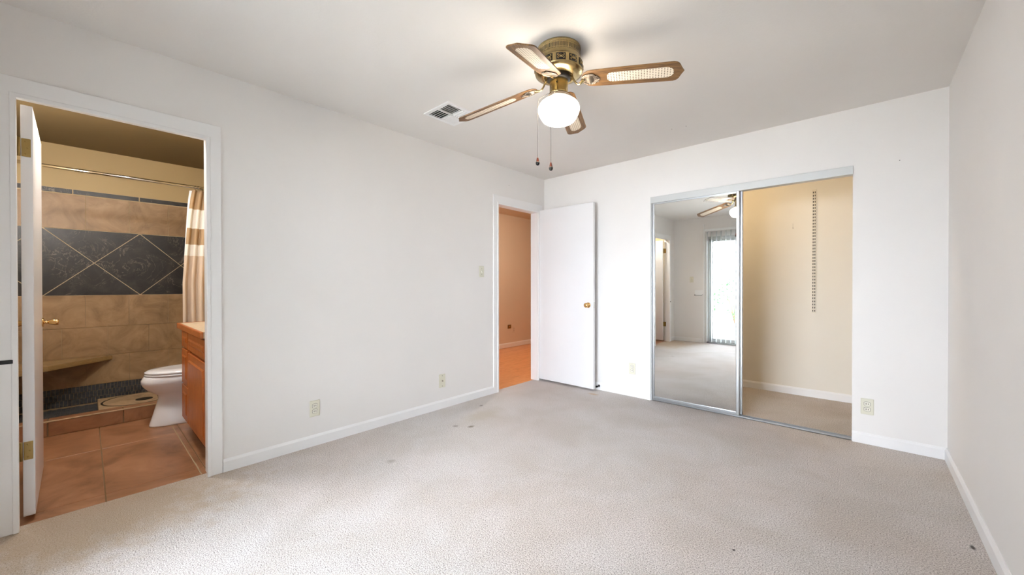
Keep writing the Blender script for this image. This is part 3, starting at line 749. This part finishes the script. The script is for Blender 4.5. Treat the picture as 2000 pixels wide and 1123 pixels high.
# toilet
to = E_('toilet', (-4.30, .286, 0)); tag(to, 'white porcelain toilet beside the vanity, facing left', 'toilet')
def egg(z, yf, yb, hw, n=40, sq=1.0):
    q = []
    yc = yf + (yb - yf) * .55
    for i in range(n):
        a = 2 * math.pi * i / n; c_, s_ = math.cos(a), math.sin(a)
        ry = (yc - yf) if s_ < 0 else (yb - yc)
        q.append((hw * math.copysign(abs(c_) ** sq, c_), yc + ry * math.copysign(abs(s_) ** sq, s_), z))
    return q
bw = MB(); bw.loft([egg(.0, .050, .62, .115, sq=.8), egg(.012, .052, .62, .116, sq=.8), egg(.06, .066, .62, .108, sq=.8), egg(.12, .082, .62, .100, sq=.8), egg(.18, .098, .62, .098, sq=.85), egg(.225, .108, .62, .104, sq=.9),
                    egg(.250, .100, .62, .118), egg(.272, .070, .61, .138), egg(.300, .038, .60, .158), egg(.330, .015, .59, .172), egg(.355, .004, .58, .181), egg(.378, .004, .575, .185), egg(.400, .016, .57, .184), egg(.410, .024, .565, .180)])
bw.build('bowl', PORC, to, True)
MB().loft([egg(.411, .030, .50, .178), egg(.414, .024, .505, .183), egg(.425, .024, .505, .183), egg(.428, .028, .503, .180)]).build('seat', PORC, to)
MB().loft([egg(.430, .030, .51, .178), egg(.433, .024, .515, .184), egg(.446, .026, .515, .183), egg(.456, .050, .50, .165), egg(.460, .12, .45, .11)]).build('lid', PORC, to)
MB().bbox(-.215, .215, .555, .745, .395, .76, .025, 4).build('tank', PORC, to)
MB().bbox(-.228, .228, .545, .752, .760, .795, .010, 3).build('tank_lid', PORC, to)
MB().bbox(-.085, .085, .46, .60, .33, .412, .02, 3).build('tank_shelf', PORC, to)
MB().box(.100, .106, .30, .36, .05, .11).build('bolt_cover', PORC, to)
# rod + rings, curtain
rd = E_('shower_rod', (-4.62, 0, 2.063)); tag(rd, 'chrome shower curtain rod across the shower opening', 'curtain rod')
MB().cyl((0, BYL, 0), (0, BYR, 0), .0125, 20).build('rod', CHROME, rd)
MB().lathe([(.0001, BYR - .012), (.03, BYR - .012), (.03, BYR)], (0, 0, 0), 24, 'y').build('flange', CHROME, rd)
MB().lathe([(.0001, BYL), (.03, BYL), (.03, BYL + .012)], (0, 0, 0), 24, 'y').build('flange', CHROME, rd)
for i, y in enumerate((.690, .712, .742, .79, .84, .89, .94, .99)):
    rg = MB(); pts = [(.002 * math.sin(3 * a), .004 * math.cos(a), .0) for a in ()]
    rg.tube([(.019 * math.cos(a), 0, .019 * math.sin(a) - .006) for a in [2 * math.pi * j / 16 for j in range(17)]], .0016, 6)
    o = rg.build('curtain_ring', DBRASS if i > 1 else CHROME); o.location = (-4.62, y, 2.063)
    tag(o, 'small metal curtain ring on the shower rod', 'curtain ring', 'rings holding the shower curtain')
def curtain(name, lab, y0t, y0b, m, xo, th, ztop=2.032, zbot=.16, folds=7, amp=.028, phase=0, wd=None):
    mb = MB(); nu, nvv = 90, 24; V_ = []
    for j in range(nvv + 1):
        t_ = j / nvv; z = ztop + (zbot - ztop) * t_; row_ = []
        ys = y0t + (y0b - y0t) * min(1, t_ * 2.2) ** .7
        for i in range(nu + 1):
            s_ = i / nu; y = ys + ((1.03 if wd is None else ys + wd) - ys) * s_
            am_ = amp * (.55 + .6 * t_); x = xo + am_ * math.sin(s_ * folds * 2 * math.pi + phase + .6 * math.sin(t_ * 3)) + .008 * math.sin(s_ * 23 + t_ * 2)
            row_.append((x, y + .004 * math.sin(s_ * 40), z))
        V_.append(row_)
    f_ = [[mb.bm.verts.new(p) for p in r_] for r_ in V_]; bk = [[mb.bm.verts.new((p[0] - th, p[1], p[2])) for p in r_] for r_ in V_]
    for j in range(nvv):
        for i in range(nu):
            a = mb.bm.faces.new((f_[j][i], f_[j][i + 1], f_[j + 1][i + 1], f_[j + 1][i])); a.smooth = True
            a = mb.bm.faces.new((bk[j][i], bk[j + 1][i], bk[j + 1][i + 1], bk[j][i + 1])); a.smooth = True
    for j in range(nvv):
        mb.bm.faces.new((f_[j][0], f_[j + 1][0], bk[j + 1][0], bk[j][0])); mb.bm.faces.new((f_[j][-1], bk[j][-1], bk[j + 1][-1], f_[j + 1][-1]))
    for i in range(nu):
        mb.bm.faces.new((f_[0][i], bk[0][i], bk[0][i + 1], f_[0][i + 1])); mb.bm.faces.new((f_[-1][i], f_[-1][i + 1], bk[-1][i + 1], bk[-1][i]))
    o = mb.build(name, m); return tag(o, lab, 'shower curtain')
curtain('shower_curtain', 'tan and white striped shower curtain gathered at the right', .665, .590, CLOTH, -4.605, .0015)
curtain('curtain_liner', 'thin white liner behind the striped shower curtain', .652, .60, WHITEP, -4.655, .001, amp=.012, folds=5)
# shower bench: triangular corner slab
bn = MB(); bn.prism([(BX + .005, .171, .425), (BX + .005, BYL, .425), (-4.80, BYL, .425)], (0, 0, 1), .042)
bmesh.ops.bevel(bn.bm, geom=list(bn.bm.edges), offset=.004, segments=2, affect='EDGES')
o = bn.build('shower_bench', BENCHW); tag(o, 'triangular brown stone corner bench in the shower', 'shower bench')
# raised stone slab with drain ring
sb = E_('shower_platform', (-5.0, .56, 0)); tag(sb, 'low beige stone platform behind the shower curb, with dark round drain', 'shower platform')
MB().bbox(-.28, .300, -.495, .49, .017, .092, .004, 2).build('slab', TRAV, sb)
MB().lathe([(.225, .0915), (.240, .0915), (.240, .0928), (.225, .0928), (.225, .0915)], (-.03, -.24, 0), 64).build('ring_groove', mat('dark_bronze', (.03, .022, .014), .5, .4), sb)
MB().lathe([(.0001, .0915), (.060, .0915), (.060, .0932), (.0001, .0934)], (.03, -.20, 0), 40).build('drain_cover', bpy.data.materials['dark_bronze'], sb)
# lights belonging to the bathroom and hall (their fixtures are out of view)
def fixture(name, loc, rad, col, e, lab):
    m = mat(name + '_glass', (.95, .93, .9), .3); bsdf(m).inputs['Emission Color'].default_value = (*col, 1); bsdf(m).inputs['Emission Strength'].default_value = e
    r = E_(name, loc); tag(r, lab, 'ceiling light')
    MB().lathe([(.0001, 0), (rad * 1.06, 0), (rad * 1.06, -.018), (rad, -.022)], seg=40).build('rim', BRASS, r)
    MB().lathe([(rad, -.020), (rad * .92, -.050), (rad * .7, -.075), (rad * .35, -.092), (.0001, -.096)], seg=40).build('diffuser', m, r)
fixture('bathroom_ceiling_light', (-3.45, .12, CH), .12, (.98, .95, .92), 98, 'round ceiling light just inside the bathroom')
fixture('closet_ceiling_light', (-1.15, 4.12, CH), .09, (1, .74, .42), 60, 'round ceiling light inside the closet')
fixture('hall_ceiling_light', (-3.55, 4.5, CH), .14, (1, .82, .64), 76, 'round ceiling light in the hall')

sc_ = E_('added_sconce', (-4.10, BYL, 1.90)); tag(sc_, 'added glass wall lamp brightening the bathroom, unseen behind the open door', 'wall lamp')  # added lamp, unseen, to brighten the toilet and vanity
m = mat('sconce_glass', (.95, .93, .9), .3); bsdf(m).inputs['Emission Color'].default_value = (.97, .95, .93, 1); bsdf(m).inputs['Emission Strength'].default_value = 80
MB().bbox(-.05, .05, 0, .02, -.09, .09, .005, 2).build('back_plate', BRASS, sc_)
MB().lathe([(.0001, -.10), (.04, -.095), (.055, -.05), (.055, .06), (.045, .09), (.0001, .095)], (0, .085, 0), 32).build('glass_shade', m, sc_)
MB().cyl((0, .015, 0), (0, .05, 0), .008).build('arm', BRASS, sc_)

# ---------------------------------------------------------------- outside the patio door
S('ground_patio', MB().box(-9, 7, -9, YR - .12, -.12, -.02), CONC, 'pale concrete patio')
S('roof_patio_added', MB().box(-9, 7, -3.0, YR - .12, 2.50, 2.62), BLOCK, 'white soffit of a patio roof added to cut steep daylight')  # added overhang: shades the floor near the door from steep sky light
for i_, px_ in enumerate((-4.2, 2.4)):
    tag(MB().box(-.05, .05, -.05, .05, -.02, 2.50).build('patio_post', BLOCK), 'white square post holding up the patio roof', 'post', 'posts of the patio roof').location = (px_, -2.9, 0)
S('wall_garden', MB().box(-9, 7, -6.3, -6.1, -.1, 1.0), BLOCK, 'low white garden wall')
def shrub(x, y, rad, hgt, lab, seed):
    random.seed(seed); r = E_('shrub', (x, y, -.02)); tag(r, lab, 'shrub', 'green shrubs beyond the patio')
    st = MB()
    for i in range(5): a = random.random() * 6.28; st.tube([(0, 0, 0), (math.cos(a) * rad * .3, math.sin(a) * rad * .3, hgt * .5), (math.cos(a) * rad * .6, math.sin(a) * rad * .6, hgt * .8)], [.02, .014, .006], 6)
    st.build('stems', STEM, r)
    lv = MB()
    for i in range(900):
        t_, p_ = random.random() * 6.28, math.acos(random.uniform(-1, 1)); q = rad * random.uniform(.6, 1) ; c_ = Vector((q * math.sin(p_) * math.cos(t_), q * math.sin(p_) * math.sin(t_), hgt * .55 + hgt * .45 * math.cos(p_) * random.uniform(.7, 1)))
        a = Vector((random.uniform(-1, 1), random.uniform(-1, 1), random.uniform(-1, 1))).normalized() * .05; b_ = a.orthogonal().normalized() * .022
        vs_ = [lv.bm.verts.new(c_ - a), lv.bm.verts.new(c_ + b_), lv.bm.verts.new(c_ + a), lv.bm.verts.new(c_ - b_)]; lv.bm.faces.new(vs_)
    lv.build('foliage', LEAF, r)
shrub(-2.75, -4.7, .6, 1.35, 'round green shrub beyond the patio, seen through the blind', 3)
shrub(-3.75, -5.1, .5, 1.1, 'smaller green shrub beyond the patio', 5)
